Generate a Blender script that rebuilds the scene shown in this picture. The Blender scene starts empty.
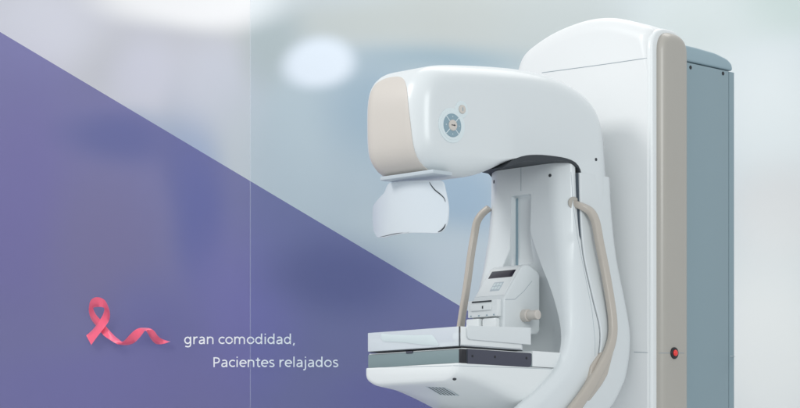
import bpy, bmesh, math
from mathutils import Vector, Matrix
from mathutils.bvhtree import BVHTree
from mathutils.geometry import delaunay_2d_cdt

scene = bpy.context.scene
# ------------------------------------------------------------------ camera
FPX = 2300.0                      # focal length in photo pixels (photo is 800 px wide)
CAM = Vector((4.587, -5.363, 0.63))
RV = Vector((math.sqrt(.5), math.sqrt(.5), 0)); FV = Vector((-math.sqrt(.5), math.sqrt(.5), 0))
cd = bpy.data.cameras.new('camera'); cam = bpy.data.objects.new('camera', cd)
scene.collection.objects.link(cam); scene.camera = cam
cam.location = CAM; cam.rotation_euler = (math.pi/2, 0, math.radians(45))
cd.sensor_width = 36; cd.lens = 36*FPX/800; cd.shift_y = (500-204)/800
cd.clip_end = 100; cd.clip_start = .1
# ------------------------------------------------------------------ world + lamps
w = bpy.data.worlds.new('World'); scene.world = w; w.use_nodes = True
bg = w.node_tree.nodes['Background']; bg.inputs[0].default_value = (.93, .965, 1, 1); bg.inputs[1].default_value = .68
def lamp(name, loc, target, size, power, col=(1, 1, 1), size_y=None):
    l = bpy.data.lights.new(name, 'AREA'); l.energy = power; l.color = col; l.size = size
    if size_y: l.shape = 'RECTANGLE'; l.size_y = size_y
    o = bpy.data.objects.new(name, l); scene.collection.objects.link(o)
    o.location = loc; o.rotation_euler = (Vector(target)-Vector(loc)).to_track_quat('-Z', 'Y').to_euler()
    return o
lamp('key_softbox', (-1.2, -3.4, 3.6), (0, -.2, 1.5), 1.1, 62, (1, .985, .965))
lamp('side_softbox', (4.2, -2.6, 2.6), (0, -.3, 1.4), 1.6, 66, (.96, 1, .985))
lamp('backdrop_wash', (-.6, 1.4, 4.6), (-1.8, 2.9, 1.4), 3.0, 78, (1, .98, .95))
scene.view_settings.view_transform = 'Standard'; scene.view_settings.look = 'None'
scene.view_settings.gamma = 1; scene.view_settings.exposure = 0
scene.cycles.use_denoising = True; scene.cycles.max_bounces = 10; scene.cycles.transparent_max_bounces = 16

# ------------------------------------------------------------------ helpers
def dirof(px, py): return FV + RV*((px-400)/FPX) + Vector((0, 0, (500-py)/FPX))
def U(px, py, ax, v):             # pixel measured in the photo -> point on a plane of the machine
    d = dirof(px, py); t = (v-CAM[ax])/d[ax]; return CAM + d*t
def at_depth(px, py, D): return CAM + dirof(px, py)*D

def mat(name, col, rough=.4, metal=0., noise=.0, nscale=4, bump=.0, bscale=400, coat=0., spec=.5, alpha=1., sss=0.):
    m = bpy.data.materials.new(name); m.use_nodes = True; nt = m.node_tree
    b = nt.nodes['Principled BSDF']
    b.inputs['Base Color'].default_value = (*col, 1); b.inputs['Roughness'].default_value = rough
    b.inputs['Metallic'].default_value = metal; b.inputs['Coat Weight'].default_value = coat
    b.inputs['Coat Roughness'].default_value = .15; b.inputs['Specular IOR Level'].default_value = spec
    b.inputs['Alpha'].default_value = alpha
    tc = nt.nodes.new('ShaderNodeTexCoord')
    if noise:
        n = nt.nodes.new('ShaderNodeTexNoise'); n.inputs['Scale'].default_value = nscale; n.inputs['Detail'].default_value = 5
        nt.links.new(tc.outputs['Object'], n.inputs['Vector'])
        mp = nt.nodes.new('ShaderNodeMapRange'); mp.inputs[3].default_value = 1-noise; mp.inputs[4].default_value = 1+noise
        nt.links.new(n.outputs['Fac'], mp.inputs[0])
        mx = nt.nodes.new('ShaderNodeVectorMath'); mx.operation = 'SCALE'; mx.inputs[0].default_value = col
        nt.links.new(mp.outputs[0], mx.inputs['Scale']); nt.links.new(mx.outputs[0], b.inputs['Base Color'])
        mr = nt.nodes.new('ShaderNodeMapRange'); mr.inputs[3].default_value = rough-.06; mr.inputs[4].default_value = rough+.08
        nt.links.new(n.outputs['Fac'], mr.inputs[0]); nt.links.new(mr.outputs[0], b.inputs['Roughness'])
    if bump:
        n2 = nt.nodes.new('ShaderNodeTexNoise'); n2.inputs['Scale'].default_value = bscale
        nt.links.new(tc.outputs['Object'], n2.inputs['Vector'])
        bp = nt.nodes.new('ShaderNodeBump'); bp.inputs['Strength'].default_value = bump; bp.inputs['Distance'].default_value = .0006
        nt.links.new(n2.outputs['Fac'], bp.inputs['Height']); nt.links.new(bp.outputs[0], b.inputs['Normal'])
    return m

M = dict(
    white=mat('white_enamel', (.77, .80, .805), .38, noise=.012, nscale=3, bump=.12, bscale=500, coat=.25),
    shell=mat('pale_grey_enamel', (.685, .722, .735), .36, noise=.012, nscale=3, bump=.12, bscale=500, coat=.25),
    cab=mat('cabinet_white_paint', (.765, .785, .79), .42, noise=.012, nscale=2, bump=.15, bscale=500, coat=.15),
    beige=mat('beige_plastic', (.60, .56, .515), .4, noise=.02, nscale=6, bump=.12, coat=.15),
    strip=mat('greige_rubber_strip', (.42, .40, .36), .34, noise=.02, nscale=6, bump=.06, coat=.15),
    handle=mat('beige_handle_coating', (.50, .455, .40), .24, noise=.02, nscale=8, coat=.3),
    blue=mat('blue_grey_sheet_metal', (.25, .34, .38), .45, noise=.025, nscale=2, bump=.15),
    teal=mat('grey_green_detector_edge', (.205, .275, .29), .45, noise=.03, nscale=10),
    dark=mat('charcoal_blue_rail', (.055, .058, .085), .4, noise=.05, nscale=10),
    black=mat('black_plastic', (.012, .013, .018), .45),
    gap=mat('dark_gasket_and_shade', (.035, .042, .05), .6), soft=mat('slate_gasket', (.06, .08, .10), .6),
    screen=mat('dark_display_glass', (.025, .022, .035), .15),
    key=mat('grey_keypad_foil', (.50, .56, .60), .4),
    dial=mat('slate_blue_dial', (.25, .36, .42), .35),
    foil=mat('pale_keypad_foil', (.68, .76, .78), .3, coat=.4),
    red=mat('red_button_plastic', (.85, .035, .03), .3, coat=.4),
    steel=mat('brushed_steel', (.5, .53, .56), .3, 1.0),
    label=mat('silver_rating_label', (.52, .58, .61), .4),
    letter=mat('white_vinyl_lettering', (.85, .85, .88), .5),
)
def mat_translucent(name, col, trans, rough=.3):
    m = bpy.data.materials.new(name); m.use_nodes = True; nt = m.node_tree
    b = nt.nodes['Principled BSDF']; b.inputs['Base Color'].default_value = (*col, 1); b.inputs['Roughness'].default_value = rough
    t = nt.nodes.new('ShaderNodeBsdfTransparent'); t.inputs[0].default_value = (*trans[:3], 1)
    mx = nt.nodes.new('ShaderNodeMixShader'); mx.inputs[0].default_value = trans[3]
    nt.links.new(b.outputs[0], mx.inputs[1]); nt.links.new(t.outputs[0], mx.inputs[2])
    nt.links.new(mx.outputs[0], nt.nodes['Material Output'].inputs[0]); return m
M['acrylic'] = mat_translucent('milky_acrylic', (.80, .84, .87), (.95, .98, 1, .38))
M['violet'] = mat_translucent('violet_acrylic', (.27, .26, .42), (.585, .58, .775, .80), .6)
m = bpy.data.materials.new('clear_pane'); m.use_nodes = True; nt = m.node_tree
t = nt.nodes.new('ShaderNodeBsdfTransparent'); t.inputs[0].default_value = (.955, .982, .992, 1); nt.links.new(t.outputs[0], nt.nodes['Material Output'].inputs[0]); M['added_pane_tint'] = m
# satin ribbon
m = mat('pink_satin', (.95, .11, .21), .24, coat=.5); b = m.node_tree.nodes['Principled BSDF']
b.inputs['Sheen Weight'].default_value = .4; b.inputs['Anisotropic'].default_value = .5
M['ribbon'] = m

def finish(me, angle=35):
    bm = bmesh.new(); bm.from_mesh(me)
    bmesh.ops.remove_doubles(bm, verts=bm.verts, dist=1e-6)
    bmesh.ops.recalc_face_normals(bm, faces=bm.faces)
    for f in bm.faces: f.smooth = True
    a = math.radians(angle)
    for e in bm.edges:
        e.smooth = not (len(e.link_faces) == 2 and e.calc_face_angle(0) > a)
    bm.to_mesh(me); bm.free(); return me
def part(name, bm, material, parent=None, angle=35):
    me = bpy.data.meshes.new(name); bm.to_mesh(me); bm.free(); finish(me, angle)
    me.materials.append(material)
    o = bpy.data.objects.new(name, me); scene.collection.objects.link(o); o.parent = parent
    return o
def cut(o, bm):                   # real boolean cut, baked into the mesh
    me = bpy.data.meshes.new('cutter'); bm.to_mesh(me); bm.free(); finish(me)
    c = bpy.data.objects.new('cutter', me); scene.collection.objects.link(c)
    return boolean(o, c, 'DIFFERENCE')
def boolean(o, c, op):
    md = o.modifiers.new('b', 'BOOLEAN'); md.operation = op; md.object = c; md.solver = 'EXACT'
    bpy.context.view_layer.update()
    dg = bpy.context.evaluated_depsgraph_get()
    me = bpy.data.meshes.new_from_object(o.evaluated_get(dg)); o.modifiers.clear()
    o.data = me; finish(me); bpy.data.objects.remove(c, do_unlink=True); return o
def rings(bm, rs, cap=True, closed=True):
    vs = [[bm.verts.new(p) for p in r] for r in rs]; n = len(rs[0])
    for a, b_ in zip(vs[:-1], vs[1:]):
        for i in range(n if closed else n-1):
            j = (i+1) % n
            try: bm.faces.new((a[i], a[j], b_[j], b_[i]))
            except ValueError: pass
    if cap: bm.faces.new(vs[0][::-1]); bm.faces.new(vs[-1])
    return bm
def box(x0, x1, y0, y1, z0, z1, bev=0, seg=3, bm=None, mtx=None):
    bm2 = bmesh.new(); bmesh.ops.create_cube(bm2, size=1)
    for v in bm2.verts: v.co = Vector(((x0+x1)/2+v.co.x*(x1-x0), (y0+y1)/2+v.co.y*(y1-y0), (z0+z1)/2+v.co.z*(z1-z0)))
    if bev: bmesh.ops.bevel(bm2, geom=bm2.edges[:], offset=bev, segments=seg, affect='EDGES', profile=.5)
    if mtx: bmesh.ops.transform(bm2, matrix=mtx, verts=bm2.verts)
    if bm is None: return bm2
    t = bpy.data.meshes.new('t'); bm2.to_mesh(t); bm2.free(); bm.from_mesh(t); bpy.data.meshes.remove(t); return bm
def cyl(r, h, mtx, r2=None, seg=32, bev=0, bm=None):
    rr = r if r2 is None else r2
    prof = [(r, 0), (rr, h)] if not bev else [(r, 0)]+[(rr-bev+bev*math.cos(a), h-bev+bev*math.sin(a)) for a in [i*math.pi/10 for i in range(6)]]
    bm = bm or bmesh.new()
    rs = [[mtx @ Vector((q*math.cos(2*math.pi*i/seg), q*math.sin(2*math.pi*i/seg), z)) for i in range(seg)] for q, z in prof]
    return rings(bm, rs)
def frame(pos, nrm, up=(0, 0, 1)):
    z = Vector(nrm).normalized(); x = Vector(up).cross(z)
    if x.length < 1e-4: x = Vector((1, 0, 0))
    x.normalize(); y = z.cross(x)
    m = Matrix((x, y, z)).transposed().to_4x4(); m.translation = pos; return m
def catmull(pts, sub=8, closed=True):
    n = len(pts); out = []; P = [Vector(p) for p in pts]
    for i in range(n if closed else n-1):
        g = lambda k: P[k % n] if closed else P[max(0, min(n-1, k))]
        p0, p1, p2, p3 = g(i-1), g(i), g(i+1), g(i+2)
        for s in range(sub):
            t = s/sub
            out.append(.5*((2*p1)+(p2-p0)*t+(2*p0-5*p1+4*p2-p3)*t*t+(3*p1-p0-3*p2+p3)*t**3))
    if not closed: out.append(P[-1])
    return out
def roundpoly(pts, rad, nseg=6):
    n = len(pts); out = []
    for i in range(n):
        p, a, b_ = Vector(pts[i]), Vector(pts[i-1]), Vector(pts[(i+1) % n]); r = rad[i] if isinstance(rad, (list, tuple)) else rad
        u = (a-p); v = (b_-p); r = min(r, u.length*.48, v.length*.48)
        s = p+u.normalized()*r; e = p+v.normalized()*r
        for k in range(nseg+1):
            t = k/nseg; out.append((1-t)**2*s+2*t*(1-t)*p+t*t*e)
    return out
def inset(poly, d, wt=None):                # offset inwards; crossed points are pulled onto the line between their sound neighbours
    n = len(poly); area = sum(poly[i].x*poly[(i+1) % n].y-poly[(i+1) % n].x*poly[i].y for i in range(n))
    sg = 1 if area > 0 else -1; out = []
    for i in range(n):
        t = (poly[(i+1) % n]-poly[i-1]).normalized(); out.append(poly[i]+Vector((-t.y, t.x))*sg*d*(wt[i] if wt else 1))
    if d <= 1e-6: return out
    def dist(p):
        m = 1e9
        for i in range(n):
            a, b_ = poly[i], poly[(i+1) % n]; e = b_-a; L = e.length_squared
            t = 0 if L < 1e-14 else max(0, min(1, (p-a).dot(e)/L)); m = min(m, (p-a-e*t).length)
        return m
    ok = [dist(p) > d*.93*(wt[i] if wt else 1) for i, p in enumerate(out)]
    if not any(ok): return out
    st = ok.index(True); i = 1
    while i < n:
        k = (st+i) % n
        if ok[k]: i += 1; continue
        j = i
        while j < n and not ok[(st+j) % n]: j += 1
        a, b_ = out[(st+i-1) % n], out[(st+j) % n]
        for q in range(i, j): out[(st+q) % n] = a.lerp(b_, (q-i+1)/(j-i+1))
        i = j
    return out
def pillow(poly, hi, lo, r_hi, r_lo, place, n=8, wt=None):
    """prism of an outline between two levels with rounded rims; place(a, b, level) -> point"""
    rs = [[place(p.x, p.y, lo) for p in poly]]
    # rs now runs from the cap (full inset) to the full outline
    if r_lo: rs = [[place(p.x, p.y, lo+r_lo*(1-math.sin(math.pi/2*k/n))) for p in inset(poly, r_lo*(1-math.cos(math.pi/2*k/n)), wt)] for k in range(n, -1, -1)]
    if r_hi:
        rs += [[place(p.x, p.y, hi-r_hi*(1-math.sin(math.pi/2*k/n))) for p in inset(poly, r_hi*(1-math.cos(math.pi/2*k/n)), wt)] for k in range(0, n+1)]
    else: rs.append([place(p.x, p.y, hi) for p in poly])
    bm = rings(bmesh.new(), rs, cap=False); bm.verts.ensure_lookup_table()
    for d, lv, base in ((r_lo, lo, 0), (r_hi, hi, (len(rs)-1)*len(poly))):
        pl = inset(poly, d, wt) if d else list(poly)
        vs, _, fs_, ov, _, _ = delaunay_2d_cdt(pl, [], [list(range(len(pl)))], 1, 1e-7)
        bm.verts.ensure_lookup_table()
        nv = [bm.verts[base+o[0]] if o else bm.verts.new(place(v.x, v.y, lv)) for v, o in zip(vs, ov)]
        for f in fs_:
            try: bm.faces.new([nv[k] for k in f])
            except ValueError: pass
    return bm
def resample(poly, step):
    out = []
    for i, p in enumerate(poly):
        q = poly[(i+1) % len(poly)]; k = max(1, int((q-p).length/step))
        out += [p.lerp(q, j/k) for j in range(k)]
    return out
def sweep(path, ha, hb, ref=(0, 1, 0), nseg=16, ex=2.6):
    rs = []; n = len(path)
    for i, p in enumerate(path):
        T = (path[min(n-1, i+1)]-path[max(0, i-1)]).normalized(); Mj = Vector(ref); Mj = (Mj-T*Mj.dot(T)).normalized(); N = T.cross(Mj)
        a = ha[i] if isinstance(ha, list) else ha; b_ = hb[i] if isinstance(hb, list) else hb; r = []
        for k in range(nseg):
            c, s = math.cos(2*math.pi*k/nseg), math.sin(2*math.pi*k/nseg)
            r.append(p+Mj*a*math.copysign(abs(c)**(2/ex), c)+N*b_*math.copysign(abs(s)**(2/ex), s))
        rs.append(r)
    return rings(bmesh.new(), rs)
def interp(tab, y):
    tab = sorted(tab)
    if y <= tab[0][0]: return list(tab[0][1:])
    for a, b_ in zip(tab[:-1], tab[1:]):
        if y <= b_[0]:
            t = (y-a[0])/(b_[0]-a[0]); return [u+(v-u)*t for u, v in zip(a[1:], b_[1:])]
    return list(tab[-1][1:])
def smooth_tab(tab, sub=6): return [tuple(p) for p in catmull_n(tab, sub)]
def catmull_n(tab, sub):
    n = len(tab); out = []
    for i in range(n-1):
        p = [tab[max(0, i-1)], tab[i], tab[i+1], tab[min(n-1, i+2)]]
        for s in range(sub):
            t = s/sub
            out.append([.5*(2*b_+(c-a)*t+(2*a-5*b_+4*c-d)*t*t+(3*b_-a-3*c+d)*t**3) for a, b_, c, d in zip(*p)])
    out.append(list(tab[-1])); return out
def ZZ(y): return .63+(500-y)*.002955
def bvh(o):
    bm = bmesh.new(); bm.from_mesh(o.data); bm.transform(o.matrix_world); t = BVHTree.FromBMesh(bm); bm.free(); return t
def hit(tree, px, py):
    loc, n, i, d = tree.ray_cast(CAM, dirof(px, py).normalized())
    return (loc, n) if loc else (at_depth(px, py, 6.7), -FV)
def thing(name, label, cat, loc=(0, 0, 0)):
    o = bpy.data.objects.new(name, None); scene.collection.objects.link(o); o.location = loc
    o['label'] = label; o['category'] = cat; return o
def screw(tree, px, py, parent, r=.0045, material='black'):
    loc, n = hit(tree, px, py); f = frame(loc-n*.001, n)
    bm = cyl(r, .0022, f, bev=.0008, seg=20)
    o = part('screw', bm, M[material], parent)
    s = box(-.6*r, .6*r, -.14*r, .14*r, .0021, .0025, mtx=f); box(-.14*r, .14*r, -.6*r, .6*r, .0021, .00245, bm=s, mtx=f)
    part('screw_slot', s, M['steel'], o if parent.parent is None else parent) if False else s.free()
    return o

# ------------------------------------------------------------------ setting: floor and backdrop
def structure(o): o['kind'] = 'structure'; return o
fl = structure(part('floor', box(-7, 7, -7, 7, -.1, 0), mat('pale_floor_vinyl', (.62, .64, .66), .5, noise=.04)))
BD = 10.2
bw = at_depth(400, 204, BD)
bm = bmesh.new(); f = frame(CAM+FV*BD-Vector((0, 0, .63)), -FV)   # local x = -RV? checked below
box(-4.5, 4.5, 0, 4.2, -.05, 0, bm=bm)
backdrop = structure(part('backdrop', bm, M['white'])); backdrop.matrix_world = f
m = bpy.data.materials.new('blurred_room_and_glow_print'); m.use_nodes = True; nt = m.node_tree; B = nt.nodes['Principled BSDF']  # blurred room tones and lamp glow, all painted into the base colour
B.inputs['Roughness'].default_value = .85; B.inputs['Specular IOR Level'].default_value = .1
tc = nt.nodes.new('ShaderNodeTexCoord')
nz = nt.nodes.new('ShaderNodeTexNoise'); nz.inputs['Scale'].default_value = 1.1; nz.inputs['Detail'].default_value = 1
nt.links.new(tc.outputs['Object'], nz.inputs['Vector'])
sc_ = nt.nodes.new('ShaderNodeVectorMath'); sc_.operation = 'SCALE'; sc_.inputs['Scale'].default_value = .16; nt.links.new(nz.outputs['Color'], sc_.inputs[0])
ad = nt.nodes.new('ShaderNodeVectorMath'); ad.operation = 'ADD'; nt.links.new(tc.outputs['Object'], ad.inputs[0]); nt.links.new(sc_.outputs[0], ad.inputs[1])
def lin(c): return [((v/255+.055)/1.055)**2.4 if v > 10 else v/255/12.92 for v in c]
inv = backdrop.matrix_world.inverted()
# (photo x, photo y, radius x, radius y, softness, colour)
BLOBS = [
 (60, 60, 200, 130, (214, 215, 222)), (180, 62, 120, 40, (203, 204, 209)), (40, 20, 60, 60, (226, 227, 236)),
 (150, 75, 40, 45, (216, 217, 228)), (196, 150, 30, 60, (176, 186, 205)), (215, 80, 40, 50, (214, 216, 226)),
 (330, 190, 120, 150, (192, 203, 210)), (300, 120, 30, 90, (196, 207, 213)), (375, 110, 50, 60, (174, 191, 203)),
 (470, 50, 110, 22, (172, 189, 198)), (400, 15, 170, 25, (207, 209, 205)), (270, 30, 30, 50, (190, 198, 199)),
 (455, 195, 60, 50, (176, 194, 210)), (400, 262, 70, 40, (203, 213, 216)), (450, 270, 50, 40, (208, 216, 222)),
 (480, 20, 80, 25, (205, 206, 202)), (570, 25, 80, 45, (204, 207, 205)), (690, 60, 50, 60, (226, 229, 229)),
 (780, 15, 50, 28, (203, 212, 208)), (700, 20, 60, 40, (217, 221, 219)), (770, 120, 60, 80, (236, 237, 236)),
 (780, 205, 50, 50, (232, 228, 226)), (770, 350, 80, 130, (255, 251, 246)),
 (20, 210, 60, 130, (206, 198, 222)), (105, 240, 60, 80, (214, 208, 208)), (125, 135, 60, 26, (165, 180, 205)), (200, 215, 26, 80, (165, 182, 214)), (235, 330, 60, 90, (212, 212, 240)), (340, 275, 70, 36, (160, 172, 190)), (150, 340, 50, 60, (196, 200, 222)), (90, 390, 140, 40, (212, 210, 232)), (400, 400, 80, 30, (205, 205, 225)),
 (190, -12, 92, 36, (255, 255, 255)), (318, 59, 33, 29, (244, 248, 255)),  # glow of two room lamps, painted as pale blobs
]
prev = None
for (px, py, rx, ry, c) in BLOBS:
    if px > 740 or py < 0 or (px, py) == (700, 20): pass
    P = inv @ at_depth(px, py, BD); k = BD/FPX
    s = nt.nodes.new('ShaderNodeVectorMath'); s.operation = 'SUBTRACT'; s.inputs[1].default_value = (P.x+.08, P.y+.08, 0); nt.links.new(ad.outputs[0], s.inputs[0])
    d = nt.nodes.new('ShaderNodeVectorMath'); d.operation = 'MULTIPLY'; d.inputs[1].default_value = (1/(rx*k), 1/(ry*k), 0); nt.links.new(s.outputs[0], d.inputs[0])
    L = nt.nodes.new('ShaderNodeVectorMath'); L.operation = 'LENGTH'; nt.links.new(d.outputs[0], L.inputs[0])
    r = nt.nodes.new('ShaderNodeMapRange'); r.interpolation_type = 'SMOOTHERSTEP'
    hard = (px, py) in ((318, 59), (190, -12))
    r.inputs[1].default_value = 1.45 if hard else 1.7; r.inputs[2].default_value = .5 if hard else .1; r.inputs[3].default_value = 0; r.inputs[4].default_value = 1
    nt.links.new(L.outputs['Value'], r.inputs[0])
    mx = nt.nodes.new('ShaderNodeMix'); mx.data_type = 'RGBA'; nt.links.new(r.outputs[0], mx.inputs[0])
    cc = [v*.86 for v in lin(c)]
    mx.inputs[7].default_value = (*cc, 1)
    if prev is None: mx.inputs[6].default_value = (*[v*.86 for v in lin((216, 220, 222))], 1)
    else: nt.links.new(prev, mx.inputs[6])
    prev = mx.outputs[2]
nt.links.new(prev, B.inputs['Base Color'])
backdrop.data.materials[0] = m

# ------------------------------------------------------------------ violet board with lettering
VD = 8.05
def board_prism(pts, D, th, bm=None):
    bm = bm or bmesh.new(); rs = []
    for dd in (0, th): rs.append([at_depth(x, y, D)+FV*dd for x, y in pts])
    return rings(bm, rs)
board = part('violet_board', board_prism([(-120, -40), (-120, 668), (1060, 668), (460, 306), (0, 32)], VD, .006), M['violet'])
board['label'] = 'translucent violet board with a diagonal top edge, white lettering on it'; board['category'] = 'display board'
def ell(cx, rx, a0, a1, cy=.5, ry=.415, n=26): return [(cx+rx*math.cos(math.radians(a0+(a1-a0)*i/n)), cy+ry*math.sin(math.radians(a0+(a1-a0)*i/n))) for i in range(n+1)]
def cr(*p): return [tuple(q) for q in catmull([Vector(a) for a in p], 7, closed=False)]
GL = {'o': (1.15, [ell(.56, .43, 0, 360)]), 'c': (.92, [ell(.55, .43, 48, 312)]), 'e': (1.06, [ell(.54, .42, 0, 310), [(.14, .52), (.95, .52)]]),
 'd': (1.17, [ell(.50, .38, 0, 360), [(.90, 0), (.90, 1.42)]]), 'g': (1.17, [ell(.50, .38, 0, 360), cr((.90, 1), (.90, .4), (.90, -.02), (.80, -.28), (.52, -.37), (.18, -.30))]),
 'a': (1.06, [cr((.20, .86), (.48, .925), (.72, .84), (.80, .6), (.80, .3), (.80, 0)), cr((.80, .54), (.48, .52), (.23, .44), (.15, .26), (.22, .11), (.42, .07), (.64, .14), (.80, .34))]),
 'n': (1.16, [[(.19, 0), (.19, 1)], cr((.19, .58), (.30, .84), (.56, .925), (.83, .83), (.91, .6), (.91, 0))]),
 'm': (1.76, [[(.19, 0), (.19, 1)], cr((.19, .58), (.29, .84), (.51, .925), (.74, .83), (.82, .6), (.82, 0)), cr((.82, .58), (.92, .84), (1.14, .925), (1.39, .83), (1.47, .6), (1.47, 0))]),
 'r': (.78, [[(.19, 0), (.19, 1)], cr((.19, .52), (.30, .80), (.50, .92), (.68, .92))]), 'i': (.50, [[(.23, 0), (.23, 1)], [(.23, 1.26), (.23, 1.40)]]),
 'j': (.50, [cr((.23, 1), (.23, .4), (.23, -.1), (.14, -.33), (-.06, -.36)), [(.23, 1.26), (.23, 1.40)]]), 'l': (.50, [[(.23, 0), (.23, 1.42)]]),
 't': (.72, [cr((.32, 1.26), (.32, .7), (.32, .3), (.38, .11), (.52, .07), (.66, .1)), [(.05, .93), (.64, .93)]]),
 's': (.90, [cr((.70, .86), (.48, .925), (.24, .86), (.18, .72), (.28, .59), (.52, .48), (.70, .36), (.70, .18), (.56, .09), (.36, .075), (.13, .14))]),
 'P': (1.14, [[(.22, 0), (.22, 1.33)], cr((.22, 1.25), (.55, 1.25), (.83, 1.15), (.92, .93), (.83, .69), (.55, .58), (.22, .57))]),
 ',': (.5, [[(.26, .14), (.15, -.2)]])}
def text(body, px, py, wpx, name, stroke=.172):
    tot = sum(GL[c][0] if c != ' ' else .48 for c in body); u = wpx/tot*VD/FPX; x = 0; k = 0
    base = at_depth(px, py, VD)-FV*.0012; bm = bmesh.new()
    for c in body+' ':
        if c == ' ':
            part(name, bm, M['letter'], board); bm = bmesh.new(); x += .48; continue
        for st in GL[c][1]:
            st = [Vector(p) for p in st]; rs = []; k += 1; off = FV*(-.0004-.00012*(k % 4))
            for i, p in enumerate(st):
                t = (st[min(len(st)-1, i+1)]-st[max(0, i-1)]).normalized()
                if (st[0]-st[-1]).length < 1e-3 and i in (0, len(st)-1): t = Vector((0, 1))
                nrm = Vector((-t.y, t.x))*stroke/2
                w3 = lambda q, d: base+RV*((x+q.x)*u)+Vector((0, 0, q.y*u))+off+FV*d
                rs.append([w3(p+nrm, 0), w3(p-nrm, 0), w3(p-nrm, .0014), w3(p+nrm, .0014)])
            rings(bm, rs)
        x += GL[c][0]
text('gran comodidad,', 184, 344, 112, 'lettering'); text('Pacientes relajados', 212.5, 367, 126.5, 'lettering')

# ribbon (pairs of edge points measured in the photo, with distance in front of the board)
zc = lambda x, y: (70+x/5.1, 285+y/5.1)
PR = [((85,258),(113,308),.004),((118,228),(146,266),.008),((146,196),(178,226),.014),((172,160),(202,188),.016),((184,134),(209,158),.022),((184,124),(207,126),.034),((173,120),(190,86),.046),((155,119),(155,72),.050),((137,120),(122,86),.046),((129,124),(107,126),.034),((131,138),(106,158),.018),((142,158),(117,186),.010),((168,188),(143,218),.005),((200,228),(175,258),.008),((232,262),(212,284),.014),((255,280),(240,301),.018),((272,292),(258,307),.016),((290,280),(290,308),.010),((312,256),(326,298),.010),((338,232),(358,272),.014),((362,222),(380,250),.022),((388,222),(392,240),.032),((415,226),(398,241),.036),((438,240),(404,252),.030),((452,260),(420,282),.020),((466,274),(442,302),.010),((488,283),(478,302),.006),((513,288),(513,292),.003)]
bm = bmesh.new(); A = catmull_n([(*zc(*a), *zc(*b_), d) for a, b_, d in PR], 5); rs = []
for i, (x1, y1, x2, y2, d) in enumerate(A):
    tl = .011*math.sin(i/5*.95+.6)
    d = .013+d*1.15; p = at_depth(x1, y1, VD)-FV*(d-tl); q = at_depth(x2, y2, VD)-FV*(d+tl)
    mid = (p+q)/2-FV*.0015; rs.append((p, mid, q))
front = [[bm.verts.new(p) for p in r] for r in rs]; back = [[bm.verts.new(p+FV*.0012) for p in r] for r in rs]
for i in range(len(rs)-1):
    for j in (0, 1):
        bm.faces.new((front[i][j], front[i][j+1], front[i+1][j+1], front[i+1][j])); bm.faces.new((back[i][j], back[i+1][j], back[i+1][j+1], back[i][j+1]))
    bm.faces.new((front[i][0], front[i+1][0], back[i+1][0], back[i][0])); bm.faces.new((front[i][2], back[i][2], back[i+1][2], front[i+1][2]))
for i in (0, -1):
    for j in (0, 1): bm.faces.new((front[i][j], front[i][j+1], back[i][j+1], back[i][j]))
rib = part('awareness_ribbon', bm, M['ribbon'], angle=60)
rib['label'] = 'looped pink satin ribbon with a wavy tail on the violet board'; rib['category'] = 'ribbon'

# added clear pane: tints its side and draws a pale upright line
gs = part('added_pane', board_prism([(250.3, -60), (250.3, 660), (1000, 660), (1000, -60)], 7.85, .004), M['added_pane_tint'])
gs['label'] = 'large clear pane added behind the machine, its pale edge upright beside the round painted glow'; gs['category'] = 'added pane'
part('added_pane_edge', board_prism([(249.9, -60), (249.9, 660), (250.6, 660), (250.6, -60)], 7.845, .012), mat_translucent('pale_edge_line', (.8, .84, .9), (1, 1, 1, .9)), gs)

# ------------------------------------------------------------------ the machine
mach = thing('mammography_machine', 'tall white mammography x-ray machine with curved arm, beige handles and blue-grey side', 'x-ray machine')
# --- cabinet
arch = [(-.275, 1.90), (-.272, 1.955), (-.262, 2.0), (-.24, 2.03), (-.20, 2.052), (-.13, 2.077), (-.05, 2.093), (.03, 2.099), (.11, 2.092), (.19, 2.070), (.25, 2.046)]
poly = resample([Vector((-.275, .05))]+catmull([Vector(p) for p in arch], 6, closed=False)+[Vector((.266, 2.036)), Vector((.274, 2.022)), Vector((.275, .05))], .03)
cabf = part('cabinet_front', pillow(poly, .10, 0, 0, .028, lambda a, b_, l: Vector((a, l, b_)), 10, [.4+1.3*max(0, min(1, (p.y-1.9)/.12)) for p in poly]), M['cab'], mach, 50)
cabbody = part('cabinet_body', box(-.262, .258, .10, .425, 0, 1.958, .006), M['blue'], mach)
capp = [Vector(p) for p in [(.10, 1.9635), (.10, 2.02), (.18, 2.012), (.24, 2.012), (.34, 2.008), (.40, 1.998), (.424, 1.985), (.428, 1.9635)]]
part('cabinet_cap', pillow(resample(roundpoly(capp, .01, 4), .02), .262, -.262, .008, .008, lambda a, b_, l: Vector((l, a, b_)), 4), mat('blue_grey_cap_paint', (.30, .41, .46), .42, noise=.02), mach)
sp = part('side_panel', box(.256, .2625, .17, .4035, .06, 1.9595, .0012), M['blue'], mach)
part('rear_strip', box(.25, .2625, .4065, .432, .06, 1.9595, .0015), M['blue'], mach)
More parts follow.
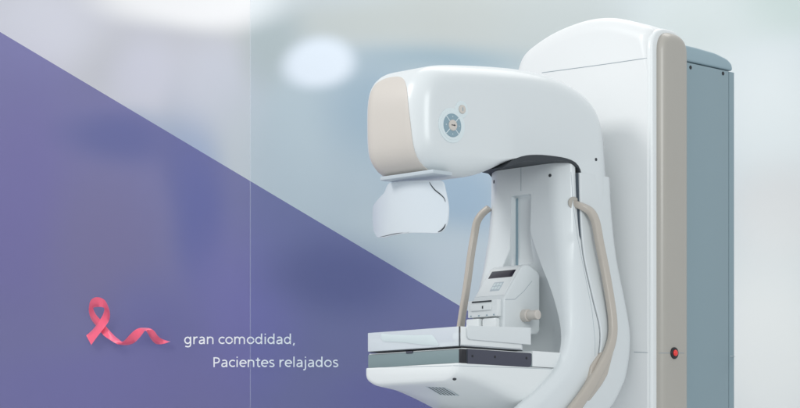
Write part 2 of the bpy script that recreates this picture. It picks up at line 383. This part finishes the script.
# white pilaster with beige strip
def arch_yz(y0, y1, zt, zb, r): return resample(roundpoly([Vector(p) for p in [(y0, zb), (y0, zt), (y1, zt), (y1, zb)]], [.001, r, r*1.05, .001], 12), .03)
pil = part('edge_pillar', pillow(arch_yz(.003, .165, 2.042, .05, .070), .280, .262, .010, 0, lambda a, b_, l: Vector((l, a, b_)), 5), M['white'], mach)
bp = part('bumper_strip', pillow(arch_yz(.024, .163, 2.031, .06, .062), .302, .272, .030, 0, lambda a, b_, l: Vector((l, a, b_)), 9), M['strip'], pil)
t = bvh(bp); loc, n = hit(t, 674, 353); f = frame(loc-n*.003, n)
eb = part('stop_button', cyl(.0175, .008, f, bev=.003), M['black'], mach)
part('button_cap', cyl(.0098, .013, f, bev=.005), M['red'], eb)
ts = bvh(sp); screw(ts, 690.5, 67.5, sp, .006); screw(ts, 723, 73.5, sp, .006)
tcab = bvh(cabf)
def seam(tree, pts, parent, r=.0008, material='gap', name='panel_seam'):
    P = []
    for a, b_ in zip(pts[:-1], pts[1:]):
        for i in range(12):
            loc, n = hit(tree, a[0]+(b_[0]-a[0])*i/12, a[1]+(b_[1]-a[1])*i/12); P.append(loc)
    P.append(hit(tree, *pts[-1])[0])
    return part(name, sweep(P, r, r, (0, 0, 1) if abs((P[-1]-P[0]).normalized().z) < .7 else (0, 1, 0), 6, 2), M[material], parent)
M['seam'] = mat('grey_seam_shadowline', (.30, .36, .40), .6)
seam(tcab, [(542, 72.8), (600, 65), (648, 58)], cabf, .0011, 'seam')
seam(tcab, [(634, 352), (648, 352.5)], cabf, .0009, 'seam')
seam(bvh(bp), [(659, 353), (684, 353)], bp, .0009, 'seam')
seam(bvh(bpy.data.objects['rear_strip']), [(730, 356), (735, 356.4)], bpy.data.objects['rear_strip'], .0012, 'label')
part('hub', cyl(.15, .12, frame((0, .02, 1.22), (0, -1, 0)), seg=48), M['shell'], mach)

# --- tube head and elbow
XP = .13
HP = [(423,146),(422,110),(422.5,88),(425,73),(434,64.5),(455,62.5),(500,65),(532,69.5),(556,77),(576,89),(590,105),(597,124),(599,145),(601,230),(572,230),(571,178),(569,168),(564,162.5),(553,160),(535,157.5),(518,157.5),(507,161.5),(498,168.5),(489,173),(478,176),(462,176.5),(448,175.5),(436,170),(427,160)]
pts = [Vector(((q := U(x, y, 0, XP)).y, q.z)) for x, y in HP]
poly = resample(catmull(pts, 8), .004)
poly = [p for i, p in enumerate(poly) if i % 4 == 0]
for _ in range(6): poly = [(poly[i-1]+poly[i]*2+poly[(i+1) % len(poly)])/4 for i in range(len(poly))]
HW = lambda Y: .128+.075*(Y+.78)
def headplace(a, b_, l):          # l in -1..1 scaled metres around half width .14
    return Vector((l+(HW(a)-.14)*(1 if l > 0 else -1), a, b_))
def head_bm(infl=0.):
    pl = inset(poly, -infl) if infl else poly
    wt = []
    for p in poly:                # the rim is soft on top and at the nose, crisp along the arch over the column
        if p.y < 1.68 and p.x > -.60 and p.x < -.11: wt.append(1-.90*min(1, (p.x+.60)/.14))
        else: wt.append(1)
    return pillow(pl, .14+infl, -.14-infl, .064, .064, headplace, 12, wt)
head = part('tube_head', head_bm(), M['shell'], mach, 40)
nose = part('nose_cover', head_bm(.0015), M['beige'], head, 40)
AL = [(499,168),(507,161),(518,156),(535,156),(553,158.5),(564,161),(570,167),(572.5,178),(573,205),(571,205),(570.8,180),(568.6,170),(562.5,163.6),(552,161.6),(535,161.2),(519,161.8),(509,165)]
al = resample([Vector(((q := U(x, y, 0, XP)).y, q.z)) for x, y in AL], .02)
part('arch_shadow_strip', pillow(al, .1385, -.1385, 0, 0, headplace), M['gap'], head)  # dark strip added to paint the crescent of shade under the arch
zt = 1.829
cp = roundpoly([Vector(p) for p in [(-.092, 1.3), (-.092, zt), (.060, zt-.010), (.086, 1.66), (.092, 1.3)]], [.001, .085, .07, .08, .001], 14)
cm = bpy.data.meshes.new('c'); cb = rings(bmesh.new(), [[Vector((p.x, yy, p.y)) for p in cp] for yy in (-1.1, -.715)]); cb.to_mesh(cm); cb.free(); finish(cm)
c = bpy.data.objects.new('c', cm); scene.collection.objects.link(c); boolean(nose, c, 'INTERSECT')
th_ = bvh(head)
# control dial on the head's flank
def disc(name, px, py, r, h, material, parent, lift=-.001, bev=.001, seg=40, tree=th_):
    loc, n = hit(tree, px, py); f = frame(loc+n*lift, n); return part(name, cyl(r, h, f, bev=bev, seg=seg), M[material], parent), f
ring1, f1 = disc('control_dial', 451.5, 125.5, .049, .003, 'foil', head)
ring2, f2 = disc('control_button', 461.5, 109.5, .024, .0028, 'foil', head)
disc('dial_rim', 451.5, 125.5, .041, .0042, 'foil', ring1)
part('dial_ring', cyl(.033, .0062, f1, bev=.0015, seg=48), M['dial'], ring1)
bm = bmesh.new()
for k in range(4):
    a = math.pi/4+k*math.pi/2; box(.014, .0335, -.0011, .0011, .0035, .0068, bm=bm, mtx=f1 @ Matrix.Rotation(a, 4, 'Z'))
part('dial_divider', bm, M['foil'], ring1)
for k in range(4):
    a = k*math.pi/2; part('dial_arrow', cyl(.0022, .0068, f1 @ Matrix.Translation((.0245*math.cos(a), .0245*math.sin(a), 0)), seg=3), M['foil'], ring1)
part('dial_centre', cyl(.0155, .009, f1, bev=.002), M['beige'], ring1)
bm = box(-.007, .004, -.0012, .0012, .0085, .0094, mtx=f1); cyl(.0035, .0094, f1 @ Matrix.Translation((.005, 0, 0)), seg=3, bm=bm); part('dial_mark', bm, M['black'], ring1)
part('button_cap', cyl(.0125, .0065, f2, bev=.002), M['beige'], ring2)
part('button_mark', box(-.0013, .0013, -.005, .005, .006, .0069, mtx=f2), M['dial'], ring2)
screw(th_, 596, 159.5, head, .0048, 'gap')

# --- outer shell (rotating arm cover), lofted upwards
BT = [(174, .1765, -.203, -.052), (200, .178, -.202, -.048), (230, .181, -.200, -.040), (260, .188, -.194, -.030), (300, .207, -.176, -.016), (335, .222, -.160, -.010), (370, .224, -.185, -.028), (390, .220, -.23, -.055), (408, .214, -.285, -.095), (430, .200, -.37, -.17), (455, .165, -.46, -.27), (470, .12, -.50, -.36)]
rs = []
for y, w_, yf, yb in catmull_n(BT, 5):
    z = ZZ(y); r = .03 if y > 176 else .03
    rs.append([Vector((p.x, p.y, z)) for p in roundpoly([(-w_, yf), (w_, yf), (w_, yb), (-w_, yb)], [.004, .004, r, r], 6)])
shell = part('arm_shell', rings(bmesh.new(), rs), M['shell'], mach)
# gasket
rs = []
for y, w_, yf, yb in catmull_n(BT, 5):
    z = ZZ(y)-.001; rs.append([Vector((p.x, p.y, z)) for p in roundpoly([(-w_+.006, yf-.004), (w_-.006, yf-.004), (w_-.006, yf+.01), (-w_+.006, yf+.01)], .001, 2)])
rs = [r for r in rs]
part('gasket', rings(bmesh.new(), rs), M['soft'], shell)

# --- front column of the arm with a niche
#      y,   w,    a,    yf,    ys(side start), yback, xin, y0
CT = [(140, .160, .112, -.254, -.222, -.2085, .020, -.2540), (150, .160, .112, -.254, -.222, -.2085, .020, -.2540), (175, .162, .114, -.254, -.222, -.2085, .021, -.2540), (200, .165, .120, -.256, -.222, -.2075, .024, -.2558), (232, .1725, .134, -.260, -.224, -.205, .030, -.2585), (260, .183, .152, -.265, -.230, -.199, .066, -.245),
      (285, .195, .170, -.271, -.238, -.188, .108, -.232), (310, .206, .186, -.278, -.246, -.177, .144, -.222), (335, .217, .200, -.286, -.254, -.166, .168, -.218), (355, .2205, .207, -.305, -.27, -.178, .178, -.245), (372, .2195, .207, -.34, -.30, -.194, .18, -.28),
      (390, .216, .203, -.405, -.36, -.236, .18, -.35), (408, .210, .198, -.485, -.43, -.291, .175, -.44), (430, .196, .18, -.57, -.52, -.376, .16, -.53), (455, .161, .145, -.625, -.59, -.466, .13, -.60), (470, .115, .1, -.64, -.61, -.506, .08, -.62)]
rs = []
BS = catmull_n(BT, 8)
for y, w_, a, yf, ys, yb, xi, y0 in catmull_n(CT, 6):
    q = interp(BS, y); yb = q[1]-.0042; w_ = q[0]-.0035 if y > 240 else min(w_, q[0]-.0035)
    z = ZZ(y); lf = max(0, (y-365)/45); w2 = w_-.07*min(lf, 1.2); a2 = a-.07*min(lf, 1.2); P_ = [(-w2, yb), (-w2, ys), (-a2, yf), (-min(xi+.004, a2-.006), yf), (-min(xi, a2-.01), y0), (xi, y0), (xi+.004, yf), (a, yf), (w_, ys), (w_, yb)]
    rs.append([Vector((p.x, p.y, z)) for p in roundpoly(P_, [.001, .018, .022, .004, .006, .006, .004, .022, .018, .001], 5)])
col = part('arm_column', rings(bmesh.new(), rs), mat('cool_white_enamel', (.71, .75, .765), .36, noise=.012, nscale=3, bump=.12, coat=.25), mach, 32)
cut(col, box(-.049, .031, -.30, -.232, ZZ(262), ZZ(192), .006, 3))
cut(col, box(-.049, -.041, -.30, -.225, ZZ(300), ZZ(250)))
tcol = bvh(col)
part('slot_strip', box(-.0488, -.0425, -.236, -.2302, ZZ(300), ZZ(194)), M['dial'], col)  # slate strip along the left wall of the slot
part('slot_back', box(-.0425, .0308, -.2325, -.2305, ZZ(262), ZZ(193)), M['shell'], col)
seam(tcol, [(521, 166), (521, 191)], col, .0008, 'seam')
screw(tcol, 494, 181.8, col, .0055, 'black'); screw(tcol, 550, 175.5, col, .005, 'gap')
seam(tcol, [(571, 172), (573, 205), (578, 240), (585, 275), (592, 310), (595, 340), (595, 356)], col, .0005, 'seam')

# --- handles
def handle(pp, ha, hb, flare=None):
    P = [U(x, y, 0, X) for x, y, X in pp]; P = catmull(P, 7, closed=False)
    if flare: ha = [ha+flare*max(0, (i/len(P)-.62)/.38)**1.3 for i in range(len(P))]
    return part('handle', sweep(P, ha, hb, nseg=24, ex=3.6), M['handle'], mach, 60)
h1 = handle([(573.5, 203, .155), (581, 206, .178), (590, 211.5, .195), (595.5, 222, .202), (599.5, 243, .207), (604, 265, .213), (609, 293, .223), (612.5, 318, .232), (612.5, 336, .238), (608, 352, .238), (598, 372, .234), (586, 392, .228), (573, 410, .22), (556, 430, .205)], .0140, .0100, .010)
h2 = handle([(489, 208, -.15), (482, 214, -.172), (477, 222, -.187), (474.5, 234, -.195), (471, 255, -.2), (467, 285, -.207), (463, 310, -.214), (459.5, 335, -.22), (457.5, 355, -.222), (460, 372, -.20)], .012, .0085)
web = [U(x, y, 0, .2215) for x, y in ((600, 352), (594, 360), (590, 366), (588, 376), (583, 390), (574, 405), (560, 423), (575, 425), (592, 400), (606, 375), (612, 352))]
web = resample(roundpoly([Vector((p.y, p.z)) for p in web], .004, 3), .01)
part('handle_web', pillow(web, .229, .205, .004, 0, lambda a, b_, l: Vector((l-.25*max(0, .97-b_), a, b_)), 3), M['handle'], h1)
part('mount_ring', cyl(.0185, .003, frame(U(573.5, 203, 0, .1625), (1, -.35, 0)), bev=.001), M['strip'], h1)

# --- face shield under the head
SO = [(388,183),(400,181),(430,180),(443,180.5),(445,190),(447,199),(448.5,208),(447.5,222),(444,230),(438,233.5),(425,233),(410,233),(395,235),(384,238),(377,237.5),(372,230),(370.5,215),(371.5,207),(377,200),(384,193)]
def on_shield(x, y):
    Y = -.75
    for _ in range(8): q = U(x, y, 1, Y); Y = -.75+1.6*(q.x-.01)**2+.02*max(0, 1.6-q.z)
    return Vector((q.x, q.z))
pts = [on_shield(x, y) for x, y in SO]
poly_s = resample(roundpoly(pts, .012, 4), .01)
def bend(a, b_, l): return Vector((a, l-.75+1.6*(a-.01)**2+.02*max(0, 1.6-b_), b_))
fs = part('face_shield', pillow(poly_s, .0055, 0, .002, .002, bend, 4), M['acrylic'], mach)
# remesh the flat ngons of the shield so that they can bend
def grid_shield():
    bm = bmesh.new(); bm.from_mesh(fs.data)
    bmesh.ops.triangulate(bm, faces=[f for f in bm.faces if len(f.verts) > 4]); bm.to_mesh(fs.data); bm.free(); finish(fs.data)
grid_shield()
q0 = U(388, 180, 1, -.75); q1 = U(446, 180, 1, -.75)
part('shield_mount', box(q0.x-.004, .132, -.778, -.70, q0.z-.004, q0.z+.007, .002), M['key'], fs)
tf = bvh(fs)
def trim(pts, r, parent=fs, tree=tf, material='gap', name='edge_trim'):
    P = catmull([hit(tree, *p)[0] for p in pts], 5, closed=False)
    rr = [r*(.35+.65*math.sin(math.pi*min(1, max(0, i/(len(P)-1))))) for i in range(len(P))]
    return part(name, sweep(P, rr, rr, (0, 1, 0), 8, 2), M[material], parent)
trim([(429.5, 182), (431, 185), (435, 190), (440, 194), (444, 198), (445.5, 202)], .0018)
trim([(445.5, 224), (444, 227.5), (441, 230.5), (438, 232)], .0022)
trim([(380, 237), (386, 235.8), (396, 233.6), (409, 232.2)], .0011)

# --- detector table
det = part('detector_housing', box(-.187, .187, -.72, -.42, 1.0125, 1.05, .0015, 2), M['teal'], mach)
part('carbon_top', box(-.185, .185, -.718, -.42, 1.0505, 1.0535, .001, 2), M['white'], det)
part('corner_trim', box(.176, .1878, -.7206, -.700, 1.0122, 1.0505, .0008, 2), M['black'], det)
rl = resample(roundpoly([Vector(p) for p in [(-.699, 1.0105), (-.699, 1.0515), (-.432, 1.0515), (-.432, 1.0105)]], [.001, .001, .006, .016], 6), .02)
rail = part('side_rail', pillow(rl, .1905, .18, .0015, 0, lambda a, b_, l: Vector((l, a, b_)), 3), M['dark'], det)
trl = bvh(rail)
for px, py in ((472.5, 356), (495, 356.8), (526.5, 358)): screw(trl, px, py, rail, .0038, 'black')
part('latch', box(-.03, -.005, -.7225, -.70, 1.047, 1.0535, .001), M['dark'], det)

# --- table support hull
# Y, half width, z top, z bottom, lower corner radius
HT = [(-.738, .168, 1.008, .972, .02), (-.734, .180, 1.0108, .962, .03), (-.722, .1865, 1.0115, .956, .035), (-.69, .189, 1.0115, .949, .05), (-.62, .190, 1.0115, .934, .07), (-.53, .190, 1.0115, .905, .095), (-.44, .190, 1.0115, .868, .11), (-.36, .190, 1.0115, .83, .12), (-.29, .190, 1.0115, .79, .12), (-.25, .19, 1.0115, .77, .12)]
rs = []
for Y, w_, zt_, zb, r in catmull_n(HT, 5):
    rs.append([Vector((p.x, Y, p.y)) for p in roundpoly([(-w_, zt_), (-w_, zb+.02), (-w_+r*1.2, zb), (w_-r*1.2, zb), (w_, zb+.02), (w_, zt_)], [.004, r*.9, r*1.3, r*1.3, r*.9, .004], 7)])
hull = part('table_support', rings(bmesh.new(), rs), M['white'], mach, 50)
rim = roundpoly([Vector(p) for p in [(-.428, 1.013), (-.428, 1.0585), (-.272, 1.0585), (-.286, 1.013)]], [.004, .004, .01, .004], 5)
part('support_rim', pillow(resample(rim, .02), .1905, -.1905, .0025, .0025, lambda a, b_, l: Vector((l, a, b_)), 4), M['white'], hull)
thl = bvh(hull)
seam(thl, [(371, 367.6), (420, 366.4), (454, 365.6), (470, 366), (552, 369)], hull, .0006, 'seam')
screw(thl, 454.5, 379, hull, .0055, 'gap')
P4 = [hit(thl, *p) for p in ((427, 387), (443, 386.5), (456, 393), (443, 396.5))]
nn = sum((p[1] for p in P4), Vector())/4; cc = sum((p[0] for p in P4), Vector())/4
ux = ((P4[2][0]-P4[1][0])+(P4[3][0]-P4[0][0])); ux = (ux-nn*ux.dot(nn)).normalized(); uy = nn.cross(ux).normalized()
LM = Matrix((ux, uy, nn.normalized())).transposed().to_4x4(); LM.translation = cc
lw = ((P4[2][0]-P4[1][0]).length+(P4[3][0]-P4[0][0]).length)/4; lh = abs((P4[1][0]-P4[0][0]).dot(uy)+(P4[2][0]-P4[3][0]).dot(uy))/4
lab = part('rating_label', box(-lw, lw, -lh, lh, -.003, .0012, mtx=LM), M['label'], hull)
bm = bmesh.new()
for r_ in range(5):
    yy = -lh*.72+r_*lh*.36; x = -lw*.88; k = 0
    while x < lw*.85:
        L_ = lw*(.10+.17*((k*7+r_*5) % 4)/3); box(x, min(x+L_, lw*.9), yy-lh*.07, yy+lh*.07, .001, .0016, bm=bm, mtx=LM); x += L_+lw*.06; k += 1
part('printed_line', bm, M['gap'], lab)

# --- compression paddle
pad = bmesh.new()
box(-.182, .181, -.726, -.722, 1.059, 1.113, .0015, 2, bm=pad)      # front wall
box(.1785, .1825, -.7215, -.462, 1.059, 1.096, .0015, 2, bm=pad)    # side wall
box(-.182, -.178, -.7215, -.462, 1.059, 1.096, .0015, 2, bm=pad)
box(-.1775, .178, -.7215, -.462, 1.0585, 1.0615, .0008, 2, bm=pad)
box(-.1775, .178, -.466, -.462, 1.062, 1.096, .001, 2, bm=pad)
pad = part('compression_paddle', pad, M['acrylic'], mach)
pk = [U(x, y, 1, -.7262) for x, y in ((381, 333.5), (392, 334.5), (414, 335.2), (432, 334.6), (437, 341), (439, 346), (420, 344.5), (405, 342.5), (383, 341.5), (380.5, 337))]
pk = roundpoly([Vector((p.x, p.z)) for p in pk], .006, 4)
part('paddle_window', pillow(pk, .0, -.0012, 0, .0005, lambda a, b_, l: Vector((a, l-.7258, b_)), 2), mat('frosted_window', (.62, .70, .72), .35), pad)
part('corner_seam', box(.1814, .1824, -.7260, -.7225, 1.058, 1.113), M['gap'], pad)
part('lower_seam', box(-.176, .1835, -.7235, -.464, 1.0562, 1.0586), M['gap'], pad)
part('side_lip', box(.1835, .186, -.722, -.47, 1.062, 1.113, .001, 2), M['white'], pad)
bk = roundpoly([Vector(p) for p in [(-.702, 1.078), (-.702, 1.116), (-.437, 1.124), (-.437, 1.075)]], [.014, .002, .002, .002], 6)
part('paddle_bracket', pillow(resample(bk, .02), .192, .1865, .0012, 0, lambda a, b_, l: Vector((l, a, b_)), 3), M['shell'], pad)
part('bracket_arm', box(-.06, .186, -.50, -.44, 1.10, 1.118, .003), M['white'], pad)

# --- compression unit
UP = [Vector(p) for p in [(-.41, 1.125), (-.41, 1.218), (-.327, 1.322), (-.302, 1.325), (-.25, 1.303), (-.25, 1.12), (-.40, 1.112)]]
up = resample(roundpoly(UP, [.006, .012, .016, .018, .018, .022, .01], 6), .01)
unit = part('compression_unit', pillow(up, .062, -.066, .007, .007, lambda a, b_, l: Vector((l, a, b_)), 5), M['shell'], mach)
s0, s1 = Vector((0, -.41, 1.218)), Vector((0, -.327, 1.322)); sd = (s1-s0).normalized(); sn = Vector((0, -sd.z, sd.y))
SM = Matrix((Vector((1, 0, 0)), sd, sn)).transposed().to_4x4(); SM.translation = s0; SL = (s1-s0).length
part('front_fascia', box(-.0585, .0545, SL*.10, SL*.93, -.002, .0016, .001, 2, mtx=SM), M['white'], unit)
part('display', box(-.048, .047, SL*.64, SL*.85, .001, .0026, .0004, 2, mtx=SM), M['screen'], unit)
kp = part('keypad', box(-.012, .026, SL*.24, SL*.50, .001, .0026, .0006, 2, mtx=SM), M['key'], unit)
bm = bmesh.new()
for i in range(3):
    for j in range(2): box(-.009+i*.0115, .0+i*.0115, SL*(.28+j*.105), SL*(.36+j*.105), .002, .0036, .0005, 2, bm=bm, mtx=SM)
part('key_pad_button', bm, M['foil'], kp)
f = frame((.060, -.322, 1.172), (1, 0, 0))
kn = part('knob', cyl(.0185, .022, f, bev=.003), M['beige'], unit); part('knob_grip', cyl(.0135, .058, f, r2=.0145, bev=.003), M['beige'], kn)
tu = bvh(unit)
seam(tu, [(505, 299.5), (515, 299.2), (524, 291), (532, 281)], unit, .0007, 'seam')
# clamp holding the paddle
cl = bmesh.new()
box(-.066, .052, -.428, -.409, 1.166, 1.216, .003, 2, bm=cl)
box(-.052, .03, -.434, -.426, 1.185, 1.205, .002, 2, bm=cl)
box(-.066, -.014, -.436, -.409, 1.11, 1.162, .004, 2, bm=cl)
box(-.008, .048, -.430, -.409, 1.11, 1.162, .006, 2, bm=cl)
clamp = part('paddle_clamp', cl, M['white'], mach)
part('clamp_slot', box(-.048, .030, -.4295, -.42, 1.209, 1.2135), M['gap'], clamp)
for x in (-.052, -.02, .012, .04): part('clamp_pin', cyl(.0020, .003, frame((x, -.4275, 1.1705), (0, -1, 0)), seg=12), M['dial'], clamp)
part('clamp_mark', box(-.002, .002, -.4352, -.433, 1.190, 1.198), M['gap'], clamp)
